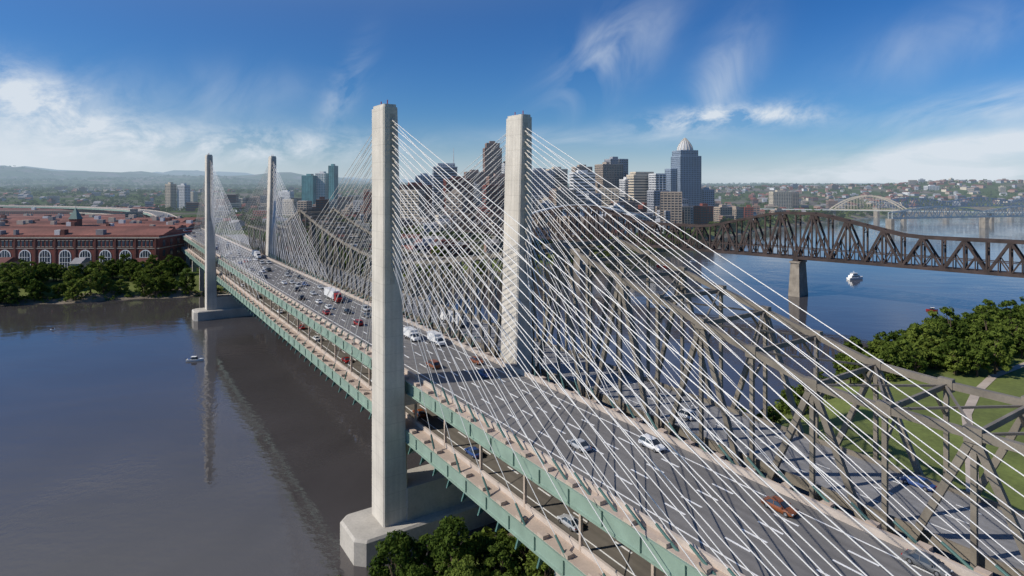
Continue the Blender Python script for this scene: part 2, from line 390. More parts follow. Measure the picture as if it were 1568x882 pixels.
# ------------------------------------------------------------------ old double-deck truss bridge
ob = empty('double_deck_truss_bridge'); tr = MB(); tr.T = BR
P0 = 131-17*11.82
def ztop(s):
    if s < 131: return 53+max(0, (s-58)/73)*19 if s > 58 else 53
    if s > 391: return 72-min(1, (s-391)/73)*19
    q = abs(s-261)/130; return 55+17*q**1.6
zb0 = 25.5
nodes = [P0+i*11.82 for i in range(-1, 54)]
for t in (42.8, 64.2):
    for i in range(len(nodes)-1):
        a, b_ = nodes[i], nodes[i+1]
        tr.beam((a,t,ztop(a)), (b_,t,ztop(b_)), 1.0, 1.2, 'taupe')
        tr.beam((a,t,zb0), (b_,t,zb0), 0.9, 1.1, 'taupe')
        tr.beam((a,t,zb0), (a,t,ztop(a)), 0.6, 0.75, 'taupe')
        if i % 2: tr.beam((a,t,zb0), (b_,t,ztop(b_)), 0.85, 1.05, 'taupe')
        else: tr.beam((a,t,ztop(a)), (b_,t,zb0), 0.85, 1.05, 'taupe')
        for zz in (zb0, ztop(a)):
            tr.box(a-1.1, a+1.1, t-0.62, t+0.62, zz-1.1, zz+1.1, 'taupe')
for i, a in enumerate(nodes[:-1]):
    b_ = nodes[i+1]
    tr.beam((a,43.4,ztop(a)-.2), (a,63.7,ztop(a)-.2), 0.5, 0.9, 'taupe')
    tr.beam((a,43.4,ztop(a)-.1), (b_,63.7,ztop(b_)-.1), 0.35, 0.35, 'taupe'); tr.beam((a,63.7,ztop(a)-.15), (b_,43.4,ztop(b_)-.15), 0.35, 0.35, 'taupe')
    tr.box(a-.3, a+.3, 43.3, 63.8, 33.2, 34.6, 'taupe'); tr.box(a-.3, a+.3, 43.3, 63.8, 25.0, 26.2, 'taupe')
    for t0, t1 in ((43.4, 47.5), (63.6, 59.5)):
        tr.beam((a,t0,ztop(a)-5), (a,t1,ztop(a)-.6), 0.4, 0.4, 'taupe')
tr.obj('truss', ob)
od = MB(); od.T = BR; ss = list(np.arange(-80, 760, 60))
for zz in (35.2, 27.0):
    od.sweep(44.4, 62.6, zz-.5, zz, ss, 'olddeck')
    for t in (44.0, 62.7): od.sweep(t, t+.3, zz-.9, zz+.9, ss, 'taupe')
    for t in (48.6, 53.5, 58.4):
        s = -80
        while s < 600:
            od.box(s, s+3.6, t-.12, t+.12, zz+.004, zz+.02, 'line'); s += 11
od.obj('deck', ob)
op = MB(); op.T = BR
for s in (131, 391, 0, 480, 560, 640, 720):
    for t in (43.5, 63.5): op.frus((s-3.5, s+3.5, t-3, t+3, -4), (s-2.3, s+2.3, t-2, t+2, 24.8), 'stone')
    op.box(s-1.6, s+1.6, 45.4, 61.6, -4, 20, 'stone')
op.obj('piers', ob)
# ------------------------------------------------------------------ railway truss bridge
rb = empty('railway_truss_bridge'); rr = MB()
P1 = Vector((227, 490, 0)); dv = Vector((0.714, -0.70, 0)).normalized(); pv = Vector((0.70, 0.714, 0)).normalized()
def RB(a, b_, z): v = P1+dv*a+pv*b_; return (v.x, v.y, z)
rr.T = RB
def rtop(a):
    z = 51
    for pk in (0, -216):
        q = abs(a-pk)
        z = max(z, 65-max(0, q-16)/60*14) if q < 76 else z
    return z
an = [-12*i for i in range(36)][::-1]+[12*i for i in range(1, 34)]
for t in (-5, 5):
    for i in range(len(an)-1):
        a, b_ = an[i], an[i+1]; za, zb = rtop(a), rtop(b_); mm = (a+b_)/2
        rr.beam((a,t,30),(b_,t,30),1.2,2.2,'rust'); rr.beam((a,t,za),(b_,t,zb),1.2,1.9,'rust')
        rr.beam((a,t,30),(a,t,za),0.9,1.1,'rust')
        if i % 2: rr.beam((a,t,30),(b_,t,zb),1.0,1.5,'rust'); rr.beam((mm,t,(30+zb)/2),(b_,t,30),0.6,0.7,'rust'); rr.beam((mm,t,(30+zb)/2),(mm,t,30),0.6,0.6,'rust')
        else: rr.beam((a,t,za),(b_,t,30),1.0,1.5,'rust'); rr.beam((a,t,30),(mm,t,(30+za)/2),0.6,0.7,'rust'); rr.beam((mm,t,30),(mm,t,(30+za)/2),0.6,0.6,'rust')
        rr.beam((a,t,37.5),(b_,t,37.5),0.5,0.6,'rust')
for i, a in enumerate(an[:-1]):
    b_ = an[i+1]
    rr.beam((a,-5,rtop(a)),(a,5,rtop(a)),0.6,1.1,'rust'); rr.beam((a,-5,rtop(a)),(b_,5,rtop(b_)),0.4,0.4,'rust'); rr.beam((a,5,rtop(a)),(b_,-5,rtop(b_)),0.4,0.4,'rust')
    rr.beam((a,-5,rtop(a)-5),(a,5,rtop(a)-5),0.5,0.5,'rust'); rr.beam((a,-5,rtop(a)-5),(a,5,rtop(a)-.5),0.3,0.3,'rust')
    rr.box(a-.3,a+.3,-4.5,4.5,29.2,30.6,'rust')
rr.box(-430, 400, -3.6, 3.6, 30.7, 31.3, 'rust')
rr.obj('truss', rb)
rp = MB(); rp.T = RB
for a in (0, 145, 290, -216, -340):
    rp.frus((a-4.5,a+4.5,-10,10,-5),(a-3.2,a+3.2,-7.5,7.5,26),'stone'); rp.box(a-3.9,a+3.9,-8.2,8.2,26,27.4,'stone'); rp.box(a-2,a+2,-6,6,27.4,29.3,'rust')
rp.obj('piers', rb)
# ------------------------------------------------------------------ distant bridges
ar = MB()
def arch(mb, x0, y0, x1, y1, zd, rise, off, k):
    pts = []
    for i in range(25):
        q = i/24; pts.append((x0+(x1-x0)*q, y0+(y1-y0)*q+off, zd+rise*(1-(2*q-1)**2)))
    for i in range(24):
        mb.beam(pts[i], pts[i+1], 1.6, 2.6, k); mb.beam((pts[i][0], pts[i][1], zd), pts[i], 0.5, 0.5, k)
        mb.beam((pts[i][0], pts[i][1], zd), (pts[i+1][0], pts[i+1][1], zd), 1.2, 2.6, k)
for off in (0, 18): arch(ar, 780, 1500, 925, 1440, 26, 34, off, 'cream'); 
ar.beam((560, 1600, 25), (1500, 1210, 25), 18, 1.5, 'ltsteel')
for q in (0.24, 0.385, 0.55, 0.75): 
    x = 560+940*q; y = 1600-390*q; ar.box(x-3, x+3, y-2, y+12, -3, 24, 'stone')
ar.obj('arch_bridge')
def fartruss(name, xa, ya, n, zd, hh_, k):
    db = MB()
    for off in (0, 12):
        for i in range(n):
            x0, x1 = xa+i*15, xa+15+i*15; y0, y1 = ya+i*4+off, ya+4+i*4+off
            z = lambda j: zd+hh_*(.6+.6*abs(math.sin(j*math.pi/15)))
            db.beam((x0,y0,zd),(x1,y1,zd),1.4,2.4,k); db.beam((x0,y0,z(i)),(x1,y1,z(i+1)),1.3,1.7,k)
            db.beam((x0,y0,zd),(x0,y0,z(i)),0.9,0.9,k)
            db.beam((x0,y0,zd if i%2 else z(i)),(x1,y1,z(i+1) if i%2 else zd),1.0,1.0,k)
    for i in range(int(n/15)+1): db.box(xa+i*225-3, xa+i*225+3, ya-2+i*60, ya+16+i*60, -3, zd-1, 'stone')
    db.obj(name)
fartruss('pale_truss_bridge', 720, 1170, 80, 23, 17, 'ltsteel')
fartruss('blue_truss_bridge', 960, 1620, 80, 27, 20, 'blue')
# ------------------------------------------------------------------ buildings
def bld(mb, cx, cy, w, d, z0, z1, wall, glass='glass', fh=4.0, pier=5.0, rot=0.0, pw=1.2, band=0.42, roof='roofg', pent=True, simple=False):
    c_, s_ = math.cos(rot), math.sin(rot)
    mb.T = lambda x, y, z: (cx+x*c_-y*s_, cy+x*s_+y*c_, z)
    w2, d2 = w/2, d/2
    mb.box(-w2+.5, w2-.5, -d2+.5, d2-.5, z0-6, z1-.5, glass)
    n = max(1, int((z1-z0)/fh)); fh = (z1-z0)/n
    mb.box(-w2-.05, w2+.05, -d2-.05, d2+.05, z0-6, z0+fh*band, wall)
    for i in range(1, n): mb.box(-w2, w2, -d2, d2, z0+i*fh-fh*band/2, z0+i*fh+fh*band/2, wall)
    mb.box(-w2-.1, w2+.1, -d2-.1, d2+.1, z1-fh*band, z1+.8, wall)
    mb.box(-w2+.6, w2-.6, -d2+.6, d2-.6, z1+.8, z1+.85, roof)
    if pier:
        for a, b_, ax in ((w2, d2, 0), (d2, w2, 1)):
            k = max(1, int(2*a/pier))
            for i in range(k+1):
                p = -a+2*a*i/k; lo, hi = max(-a-.2, p-pw/2), min(a+.2, p+pw/2)
                if simple:
                    if ax == 0: mb.box(lo, hi, -b_-.2, -b_+.6, z0, z1, wall)
                    elif cx < 0: mb.box(b_-.6, b_+.2, lo, hi, z0, z1, wall)
                    else: mb.box(-b_-.2, -b_+.6, lo, hi, z0, z1, wall)
                else:
                    for sg in (-1, 1):
                        if ax == 0: mb.box(lo, hi, *(sorted((sg*(b_+.2), sg*(b_-.6)))), z0, z1+.4, wall)
                        else: mb.box(*(sorted((sg*(b_+.2), sg*(b_-.6)))), lo, hi, z0, z1+.4, wall)
    if pent: mb.box(-w2*.45, w2*.4, -d2*.5, d2*.45, z1+.8, z1+5, wall)
    mb.T = None
def B(name, *a, extra=None, **k):
    mb = MB(); bld(mb, *a, **k)
    if extra: extra(mb)
    return mb.obj(name)
def gat(mb):
    cx, cy = 364, 1300
    bld(mb, cx, cy, 40, 36, 146, 158, 'blue', fh=4, pier=3.4, rot=0.25, pent=False)
    rings = []
    for j in range(9):
        q = j/8; r = 1-q**1.8*0.93
        rings.append([(cx+17*r*math.cos(t), cy+14*r*math.sin(t), 158+27*q) for t in [i*math.pi/8 for i in range(16)]])
    mb.loft(rings, 'pale')
    for i in range(16):
        for j in range(8): mb.beam(rings[j][i], rings[j+1][i], 0.9, 0.9, 'cream')
    bld(mb, cx-30, cy-2, 14, 26, 20, 120, 'blue', fh=4, pier=3.4, rot=0.25, pent=False)
B('glass_office_tower', 366, 1300, 48, 40, 18, 146, 'blue', fh=4, pier=3.6, rot=0.25, pw=1.4, band=0.3, pent=False, extra=gat)
B('cream_office_building', 231, 1100, 44, 34, 18, 104, 'cream', fh=4.6, pier=0, rot=0.2, band=0.55,
  extra=lambda mb: bld(mb, 231, 1100, 34, 26, 104, 109, 'cream', fh=5, pier=0, rot=.2, pent=False))
B('stepped_office_tower', 180, 1150, 40, 36, 18, 124, 'tan', fh=4.2, pier=3.2, rot=0.3, band=0.35,
  extra=lambda mb: (bld(mb, 190, 1152, 26, 26, 124, 134, 'grey', pier=3, rot=.3), bld(mb, 202, 1156, 18, 30, 18, 134, 'grey', 'glass', pier=4, rot=.3, pent=False)))
B('banded_office_building', 125, 1100, 40, 30, 18, 108, 'pale', fh=5.5, pier=0, rot=0.15, band=0.45)
B('art_deco_tower', -40, 1250, 34, 30, 18, 160, 'brown', fh=4, pier=3.2, rot=0.2, band=0.3,
  extra=lambda mb: (bld(mb, -40, 1250, 26, 22, 160, 170, 'brown', pier=3, rot=.2), bld(mb, -76, 1246, 38, 34, 18, 112, 'brown', pier=3.4, rot=.2), bld(mb, -10, 1262, 30, 34, 18, 130, 'brown', pier=3.4, rot=.2)))
def ant(mb):
    mb.cyl((-104, 1100, 122), (-104, 1100, 152), 0.9, 0.3, 6, 'pale')
    bld(mb, -118, 1100, 30, 26, 118, 124, 'pale', pier=4, rot=.2, pent=False)
B('office_tower', -120, 1100, 42, 34, 18, 118, 'grey', fh=4.6, pier=0, rot=0.2, band=0.4, extra=ant)
B('red_brick_building', -158, 1010, 50, 34, 16, 86, 'brick', fh=4, pier=4, rot=0.25, roof='redroof')
B('red_brick_building', -88, 1010, 44, 34, 16, 96, 'brick', fh=4, pier=4, rot=0.25, roof='redroof')
B('brown_office_building', -20, 1010, 40, 34, 16, 100, 'brown', fh=4, pier=4, rot=0.2)
B('grey_office_building', 50, 1130, 50, 34, 18, 112, 'grey', fh=4, pier=4, rot=0.2)
B('tan_office_building', 88, 1050, 34, 30, 18, 78, 'tan', fh=4, pier=4, rot=0.2)
B('pale_office_building', 0, 1160, 34, 30, 18, 126, 'pale', fh=4, pier=4, rot=0.2)
B('grey_office_building', 300, 1150, 44, 34, 18, 60, 'grey', fh=4, pier=4, rot=0.2)
B('apartment_building', 415, 1320, 26, 22, 18, 76, 'blue', fh=4, pier=4, rot=0.1)
B('apartment_building', 268, 1050, 60, 30, 16, 50, 'tan', fh=4, pier=5, rot=0.2)
B('tan_office_building', -215, 1120, 34, 30, 18, 84, 'tan', fh=4, pier=4, rot=0.2)
B('banded_office_building', 85, 1180, 36, 30, 18, 116, 'cream', fh=5, pier=0, rot=0.2)
B('brown_office_building', 20, 1330, 34, 30, 18, 138, 'brown', fh=4, pier=4, rot=0.2)
B('grey_office_building', 250, 1350, 36, 30, 18, 96, 'grey', fh=4, pier=4, rot=0.2)
B('blue_glass_building', -170, 1200, 34, 30, 18, 104, 'blue', fh=4, pier=4, rot=0.2)
B('tan_office_building', 140, 1240, 34, 30, 18, 122, 'tan', fh=4, pier=4, rot=0.2)
B('pale_office_building', -250, 1290, 40, 30, 18, 78, 'pale', fh=4, pier=4, rot=0.2)
B('cream_office_building', -320, 1350, 50, 26, 18, 62, 'cream', fh=4, pier=4, rot=0.2)
B('teal_glass_building', -490, 1500, 30, 26, 20, 108, 'teal', 'teal', fh=4, pier=4, rot=-.2, band=.25)
B('teal_glass_building', -462, 1510, 26, 26, 20, 114, 'pale', 'teal', fh=4, pier=4, rot=-.2, band=.25)
B('teal_glass_building', -434, 1500, 15, 20, 20, 132, 'teal', 'teal', fh=4, pier=4, rot=-.2, band=.25)
B('apartment_tower', -884, 1600, 18, 18, 20, 88, 'cream', fh=4, pier=4, rot=-.3)
B('apartment_tower', -850, 1600, 24, 18, 20, 85, 'pale', fh=4, pier=4, rot=-.3)
B('apartment_tower', -640, 1750, 40, 18, 20, 66, 'pale', fh=4, pier=4, rot=-.3)
B('apartment_tower', -1100, 2100, 60, 20, 20, 62, 'cream', fh=4, pier=4, rot=-.3)
B('beige_apartment_block', 760, 1750, 55, 26, 18, 66, 'cream', fh=4, pier=5, rot=0.1)
B('beige_apartment_block', 810, 1790, 30, 26, 18, 62, 'tan', fh=4, pier=5, rot=0.1)
B('hilltop_apartment_tower', 1800, 2650, 50, 30, 30, 80, 'pale', fh=4, pier=6)
sd = MB(); n = 40; ro = []; rx, ry = 78, 56
prof = [(1.0, 10), (1.04, 36), (1.0, 44), (0.72, 24), (0.60, 18)]
for i in range(n):
    t = 2*math.pi*i/n; ro.append([(105+rx*r*math.cos(t), 900+ry*r*math.sin(t), z) for r, z in prof])
for i in range(n):
    A, C = ro[i], ro[(i+1) % n]
    for j in range(4): sd.add([A[j], A[j+1], C[j+1], C[j]], [(0,1,2,3)], 'tan' if j != 2 else 'grey')
for sg in (-1, 1):
    pts = [(105+86*q, 900+sg*50*(1-0.25*q*q), 40+16*(1-q*q)) for q in np.linspace(-1, 1, 21)]
    for i in range(20): sd.beam(pts[i], pts[i+1], 7, 1.4, 'white'); sd.beam((pts[i][0], pts[i][1], 20), pts[i], .8, .8, 'white')
sd.obj('stadium', recalc=False)
# long brick warehouse with arched windows
wh = empty('brick_warehouse'); wb = MB(); X0, X1, Y0, Y1, ZG, ZT = -640., -316., 553., 606., 9., 41.
wb.box(X0, X1, Y0, Y1, ZG, ZT-1.5, 'brick'); wb.box(X0-.7, X1+.7, Y0-.7, Y1+.7, ZT-1.5, ZT-.3, 'trim')
wb.box(X0, X1, Y0, Y0+1, ZT-.3, ZT+1.2, 'brick'); wb.box(X1-1, X1, Y0+1, Y1, ZT-.3, ZT+1.2, 'brick')
wb.box(X0-.35, X1+.35, Y0-.35, Y1+.1, 30.2, 30.9, 'trim')
wb.add([(X0+1,Y0+4,ZT-.2),(X1-1.5,Y0+4,ZT-.2),(X1-1.5,Y1-2,ZT-.2),(X0+1,Y1-2,ZT-.2),(X0+1,(Y0+Y1)/2,ZT+5.5),(X1-1.5,(Y0+Y1)/2,ZT+5.5)], [(0,1,5,4),(2,3,4,5),(1,2,5),(3,0,4)], 'redroof')
def archwin(mb, cx, y, z0, w, h):
    def outl(w, h, yy):
        pts = [(cx-w/2, yy, z0)]
        for i in range(11):
            t = math.pi-math.pi*i/10; pts.append((cx+w/2*math.cos(t), yy, z0+h-w/2+w/2*math.sin(t)))
        pts.append((cx+w/2, yy, z0)); return pts
    mb.loft([outl(w+1.8, h+.9, y-.25), outl(w+1.8, h+.9, y+.1)], 'white'); mb.loft([outl(w, h, y-.3), outl(w, h, y)], 'glass')
    for q in (-.25, 0, .25): mb.box(cx+q*w-.2, cx+q*w+.2, y-.45, y-.28, z0, z0+h-w/2+w/2*math.sqrt(1-4*q*q)-.1, 'white')
    for q in (.3, .6): mb.box(cx-w/2, cx+w/2, y-.5, y-.29, z0+h*q, z0+h*q+.4, 'white')
x = X1-12
while x > X0+8:
    archwin(wb, x, Y0, 13.0, 9.0, 15.5)
    for q in (-5.4, -1.8, 1.8, 5.4):
        wb.box(x+q-1.0, x+q+1.0, Y0-.12, Y0+.1, 32.3, 37.2, 'glass'); wb.box(x+q-1.3, x+q+1.3, Y0-.3, Y0+.1, 31.7, 32.25, 'trim'); wb.box(x+q-1.3, x+q+1.3, Y0-.3, Y0+.1, 37.25, 37.8, 'trim')
    wb.box(x+8.2, x+9.8, Y0-.6, Y0, ZG, ZT-1.5, 'brickdk'); x -= 18
for y in np.arange(Y0+8, Y1-4, 12):
    for z in (14, 23, 32): wb.box(X1-.1, X1+.15, y-2, y+2, z, z+5.5, 'glass')
for i in range(16):
    x = X0+15+R()*(X1-X0-30); wb.box(x, x+2+R()*5, Y0+8, Y0+11+R()*4, ZT, ZT+4+R()*2.5, random.choice(('roofg','brickdk','pale')))
wb.obj('walls', wh)
cu = MB(); cx, cy = -452, 640
cu.box(cx-4, cx+4, cy-4, cy+4, 20, 52, 'brick'); cu.frus((cx-4.6, cx+4.6, cy-4.6, cy+4.6, 52), (cx-.5, cx+.5, cy-.5, cy+.5, 63), 'dgreen'); cu.cyl((cx,cy,62),(cx,cy,67),.3,.1,6,'pale')
cu.obj('cupola', wh)
def brickrow(name, x0, x1, y0, y1, z1, n, roof='redroof', wall='brick'):
    mb = MB(); mb.box(x0, x1, y0, y1, 8, z1, wall); mb.box(x0-.4, x1+.4, y0-.4, y1+.4, z1, z1+1, 'trim')
    dy = (y1-y0)/n
    for i in range(n):
        a, b_ = y0+i*dy+.6, y0+(i+1)*dy-.6; rf = roof if (i % 3) else 'brickdk'
        mb.add([(x0+.5,a,z1+1),(x1-.5,a,z1+1),(x1-.5,b_,z1+1),(x0+.5,b_,z1+1),(x0+.5,(a+b_)/2,z1+4.5),(x1-.5,(a+b_)/2,z1+4.5)], [(0,1,5,4),(2,3,4,5),(1,2,5),(3,0,4)], rf)
        mb.box(x0+2, x1-2, b_-.1, b_+.9, z1+1, z1+3.4, 'brickdk')
    x = x0+4
    while x < x1-4:
        for z in (z1-5, z1-10, z1-15): mb.box(x, x+2, y0-.12, y0, z, z+3, 'glass')
        x += 4.4
    for i in range(26):
        x = x0+R()*(x1-x0-8); y = y0+R()*(y1-y0-8); mb.box(x, x+3+R()*5, y, y+3+R()*5, z1, z1+5+R()*4, random.choice(('roofg', 'brickdk', 'pale', 'trim')))
    mb.obj(name)
brickrow('brick_factory', -700, -345, 615, 700, 41, 4)
brickrow('brick_factory', -800, -420, 760, 860, 38, 4)
brickrow('brick_mill', -1250, -640, 1000, 1130, 29, 5)
brickrow('brick_mill', -1500, -820, 1300, 1440, 31, 5)
# filler buildings
fill = MB(); cnt = 0
walls = ['cream', 'tan', 'brown', 'grey', 'pale', 'brick', 'brickdk', 'tan', 'grey', 'brown']
while cnt < 1650:
    y = 520+(R()**1.5)*3400; x = -0.95*y+R()*1.95*y; mid = 0
    if cnt > 800 and abs(x-300) > 500: x = -250+R()*900; y = 760+R()*900
    if cnt > 1150: x = 900+R()*1900; y = 1700+R()*1700
    if cnt > 1520: x = -330+R()*640; y = 930+R()*480; mid = 22+R()*34
    if cnt > 1590: x = -900+R()*650; y = 1150+R()*700; mid = 8+R()*20
    d, no = sdist(x, y)
    if d < 45 or not no: continue
    L = x*DY-y*DX*1.0; s_ = x*DX+y*DY; t = L-58.7
    if -14 < t < 80 and s_ < 1200: continue
    if -14 < t+(s_-1200)*0.35 < 120 and s_ > 1100 and s_ < 2000: continue
    if -830 < x < -300 and 530 < y < 880: continue
    if -1550 < x < -600 and 980 < y < 1470: continue
    if abs(x-105) < 115 and abs(y-900) < 85: continue
    rel = (x-227)*0.70+(y-490)*0.714
    if abs(rel) < 25: continue
    cnt += 1; z0 = H(x, y)-1
    core = math.exp(-(((x-150)/380)**2+((y-1200)/350)**2))
    w = 12+R()*26; dd = 10+R()*20; hgt_ = 6+R()*8+core*R()*42+mid
    if R() < .05: hgt_ += 14
    k = random.choice(walls); rot = random.choice((0.2, 0.2, -0.3))+R()*.1
    if hgt_ > 13: bld(fill, x, y, w, dd, z0, z0+hgt_, k, fh=4, pier=5 if y < 1500 else 0, rot=rot, simple=True, pent=R() < .5)
    else:
        c_, s2 = math.cos(rot), math.sin(rot); fill.T = lambda a, b_, z: (x+a*c_-b_*s2, y+a*s2+b_*c_, z)
        w *= .6; fill.box(-w/2, w/2, -dd/2, dd/2, z0-6, z0+hgt_, k)
        fill.add([(-w/2-.5,-dd/2-.5,z0+hgt_),(w/2+.5,-dd/2-.5,z0+hgt_),(w/2+.5,dd/2+.5,z0+hgt_),(-w/2-.5,dd/2+.5,z0+hgt_),(-w/2-.5,0,z0+hgt_+4),(w/2+.5,0,z0+hgt_+4)], [(0,1,5,4),(2,3,4,5),(1,2,5),(3,0,4),(0,3,2,1)], random.choice(('roofg','redroof','brickdk','roofg')))
        for i in range(int(w/4)): fill.box(-w/2+1+i*4, -w/2+2.6+i*4, -dd/2-.15, -dd/2, z0+hgt_*.4, z0+hgt_*.75, 'glass')
        fill.T = None
fill.obj('distant_city_buildings', recalc=False)
# ------------------------------------------------------------------ trees
def tree_mesh(name, h, cr, nclump, nleaf, ls, seed):
    rg = np.random.RandomState(seed); mb = MB()
    mb.cyl((0,0,-1.5), (0.2,0.1,h*.45), h*.028+.08, h*.018+.04, 7, 'bark', False); mb.cyl((0.2,0.1,h*.45), (0,0,h*.85), h*.018+.04, .05, 6, 'bark', False)
    cents = []
    for i in range(nclump):
        a = rg.rand()*2*math.pi; q = rg.rand(); zz = h*(0.22+0.76*q); rr_ = cr*math.sqrt(max(.05, 1-((q-.38)/.64)**2))*(0.35+.65*math.sqrt(rg.rand()))*(0.8+.4*rg.rand())
        cents.append((math.cos(a)*rr_, math.sin(a)*rr_, zz))
    for c in cents[::4]:
        mb.cyl((0.1,0,max(h*.2, c[2]*.6)), c, .12+.008*h, .03, 5, 'bark', False)
    vs = []; 
    for c in cents:
        k = nleaf; cs = cr*(0.17+.14*rg.rand())
        dirs = rg.normal(size=(k,3)); dirs /= np.linalg.norm(dirs, axis=1)[:, None]
        pos = np.array(c)+dirs*(cs*(0.55+.5*rg.rand(k)))[:, None]*np.array([1,1,.75])
        nrm = dirs*0.9+rg.normal(size=(k,3))*.5+np.array([0,0,.25]); nrm /= np.linalg.norm(nrm, axis=1)[:, None]
        t1 = np.cross(nrm, rg.normal(size=(k,3))); t1 /= np.linalg.norm(t1, axis=1)[:, None]; t2 = np.cross(nrm, t1)
        sz = (ls*(0.6+.8*rg.rand(k)))[:, None]
        q = np.stack([pos-t1*sz, pos-t2*sz*.6, pos+t1*sz, pos+t2*sz*.6], 1); vs.append(q)
    q = np.concatenate(vs).reshape(-1, 3); n = len(q)//4
    o = len(mb.v); mb.v += q.tolist(); i = mb.mi('leaf'); mb.f += [(o+4*j, o+4*j+1, o+4*j+2, o+4*j+3) for j in range(n)]; mb.m += [i]*n
    return mb.mesh(name, recalc=False)
TM = [tree_mesh('tree_mesh', h, c, 44, 36, 0.62, i) for i, (h, c) in enumerate(((15,5.8),(13,5.6),(17,6.4),(12,5.0)))]
TN = [tree_mesh('near_tree_mesh', h, c, 80, 80, 0.30, 20+i) for i, (h, c) in enumerate(((13,4.4),(11,4.2),(14.5,4.8)))]
def tree(me, x, y, sc, dz=0): inst('tree', me, (x, y, H(x, y)-.3+dz), R()*6.28, (sc*(.9+.2*R()), sc*(.9+.2*R()), sc*(.85+.3*R())))
def along(P, x0, x1, n, dmin, dmax, sgn, meshes, s0, s1, test=None):
    c = 0; k = 0
    while c < n and k < n*20:
        k += 1
        x = x0+R()*(x1-x0); yb = float(np.interp(x, [p[0] for p in P], [p[1] for p in P])); y = yb+sgn*(dmin+R()*(dmax-dmin))*1.25
        t = x*DY-y*DX-58.7
        if -4 < t < 70: continue
        if test and not test(x, y): continue
        tree(random.choice(meshes), x, y, s0+R()*(s1-s0)); c += 1
along(NB, -520, -236, 130, 2, 40, 1, TM, .8, 1.2)
along(NB, -236, -200, 8, 3, 20, 1, TM, .6, .9)
along(NB, -150, 320, 90, 3, 40, 1, TM, .6, 1.0)
along(NB, 320, 1100, 80, 3, 40, 1, TM, .8, 1.2)
along(SB, 132, 400, 250, 3, 55, -1, TM, .6, 1.2, lambda x, y: y > 244)
along(SB, 60, 130, 16, 3, 22, -1, TM, .4, .7)
for x, y, s in ((-33,117,.55),(-27,121,.6),(-22,116,1.0),(-16,119,.8),(-11,115,.95),(-5,119,1.15),(-2,112,.9),(3,117,.9),(-17,110,.75),(-8,107,.8),(-30,110,.5),(6,110,.8),(-38,121,.4),(-24,108,.6)):
    tree(random.choice(TN), x, y, s)
def cloudquads(name, pts, rad, k, ls, matk):
    rg = np.random.RandomState(3); pts = np.asarray(pts); n = len(pts)
    dirs = rg.normal(size=(n, k, 3)); dirs /= np.linalg.norm(dirs, axis=2)[..., None]; dirs[..., 2] = np.abs(dirs[..., 2])
    rad = np.asarray(rad)[:, None, None]
    pos = pts[:, None, :]+dirs*rad*(0.6+.5*rg.rand(n, k, 1))
    nrm = dirs+rg.normal(size=(n, k, 3))*.4; nrm /= np.linalg.norm(nrm, axis=2)[..., None]
    t1 = np.cross(nrm, rg.normal(size=(n, k, 3))); t1 /= np.linalg.norm(t1, axis=2)[..., None]; t2 = np.cross(nrm, t1)
    sz = ls*rad*(0.6+.7*rg.rand(n, k, 1))
    q = np.stack([pos-t1*sz, pos-t2*sz*.7, pos+t1*sz, pos+t2*sz*.7], 2).reshape(-1, 3); m_ = len(q)//4
    me = bpy.data.meshes.new(name); me.from_pydata(q.tolist(), [], np.arange(4*m_).reshape(-1, 4).tolist()); me.materials.append(M[matk])
    o = bpy.data.objects.new(name, me); scene.collection.objects.link(o)
pts, rad = [], []
for P, xa, xb, sg, n in ((NB, -600, -200, 1, 260), (NB, -200, 300, 1, 200), (SB, 60, 420, -1, 260), (SB, -50, 20, -1, 60)):
    for i in range(n):
        x = xa+R()*(xb-xa); y = float(np.interp(x, [p[0] for p in P], [p[1] for p in P]))+sg*(1+R()*12)
        r = 1+R()*2.2; pts.append((x, y, H(x, y))); rad.append(r)
cloudquads('bank_shrubs', pts, rad, 26, .3, 'leaf')
n = 17000; u = np.random.rand(n); yy = 560+u**1.6*7500; xx = (-1.0+2.05*np.random.rand(n))*yy
d, no = sdist(xx, yy); clump = np.sin(xx/130+np.sin(yy/90)*2)*np.cos(yy/170+np.sin(xx/210))
core = np.exp(-(((xx-150)/420)**2+((yy-1150)/380)**2))
t = xx*DY-yy*DX-58.7; s_ = xx*DX+yy*DY
ok = no & (d > 25) & (clump > -0.3) & ((core < .45) | (np.random.rand(n) < .15)) & ~((t > -8) & (t < 72) & (s_ < 1200)) & ~((xx > -830) & (xx < -300) & (yy > 530) & (yy < 870)) & ~((xx > -1550) & (xx < -600) & (yy > 980) & (yy < 1470))
ok &= ~((np.abs(xx-105) < 100) & (np.abs(yy-900) < 75))
xx, yy = xx[ok], yy[ok]; zz = hgt(xx, yy)+3; rad = (5+5*np.random.rand(len(xx)))*(1+np.clip((yy-2500)/3000, 0, 1.5))
cloudquads('distant_trees', np.stack([xx, yy, zz], 1), rad, 22, .36, 'leaff')
# ------------------------------------------------------------------ footpath by the lawn
pth = MB(); a = [(112,150),(135,182),(150,204),(170,226),(190,244),(225,266),(290,292)]
sub = []
for (x0,y0),(x1,y1) in zip(a[:-1], a[1:]):
    for q in (0, .25, .5, .75): sub.append((x0+(x1-x0)*q, y0+(y1-y0)*q))
for (x0,y0),(x1,y1) in zip(sub[:-1], sub[1:]):
    dx, dy = x1-x0, y1-y0; l = math.hypot(dx, dy); px, py = -dy/l*1.4, dx/l*1.4
    pth.add([(x0-px,y0-py,H(x0,y0)+.12),(x1-px,y1-py,H(x1,y1)+.12),(x1+px,y1+py,H(x1,y1)+.12),(x0+px,y0+py,H(x0,y0)+.12)], [(0,1,2,3)], 'trim')
pth.obj('footpath', recalc=False)
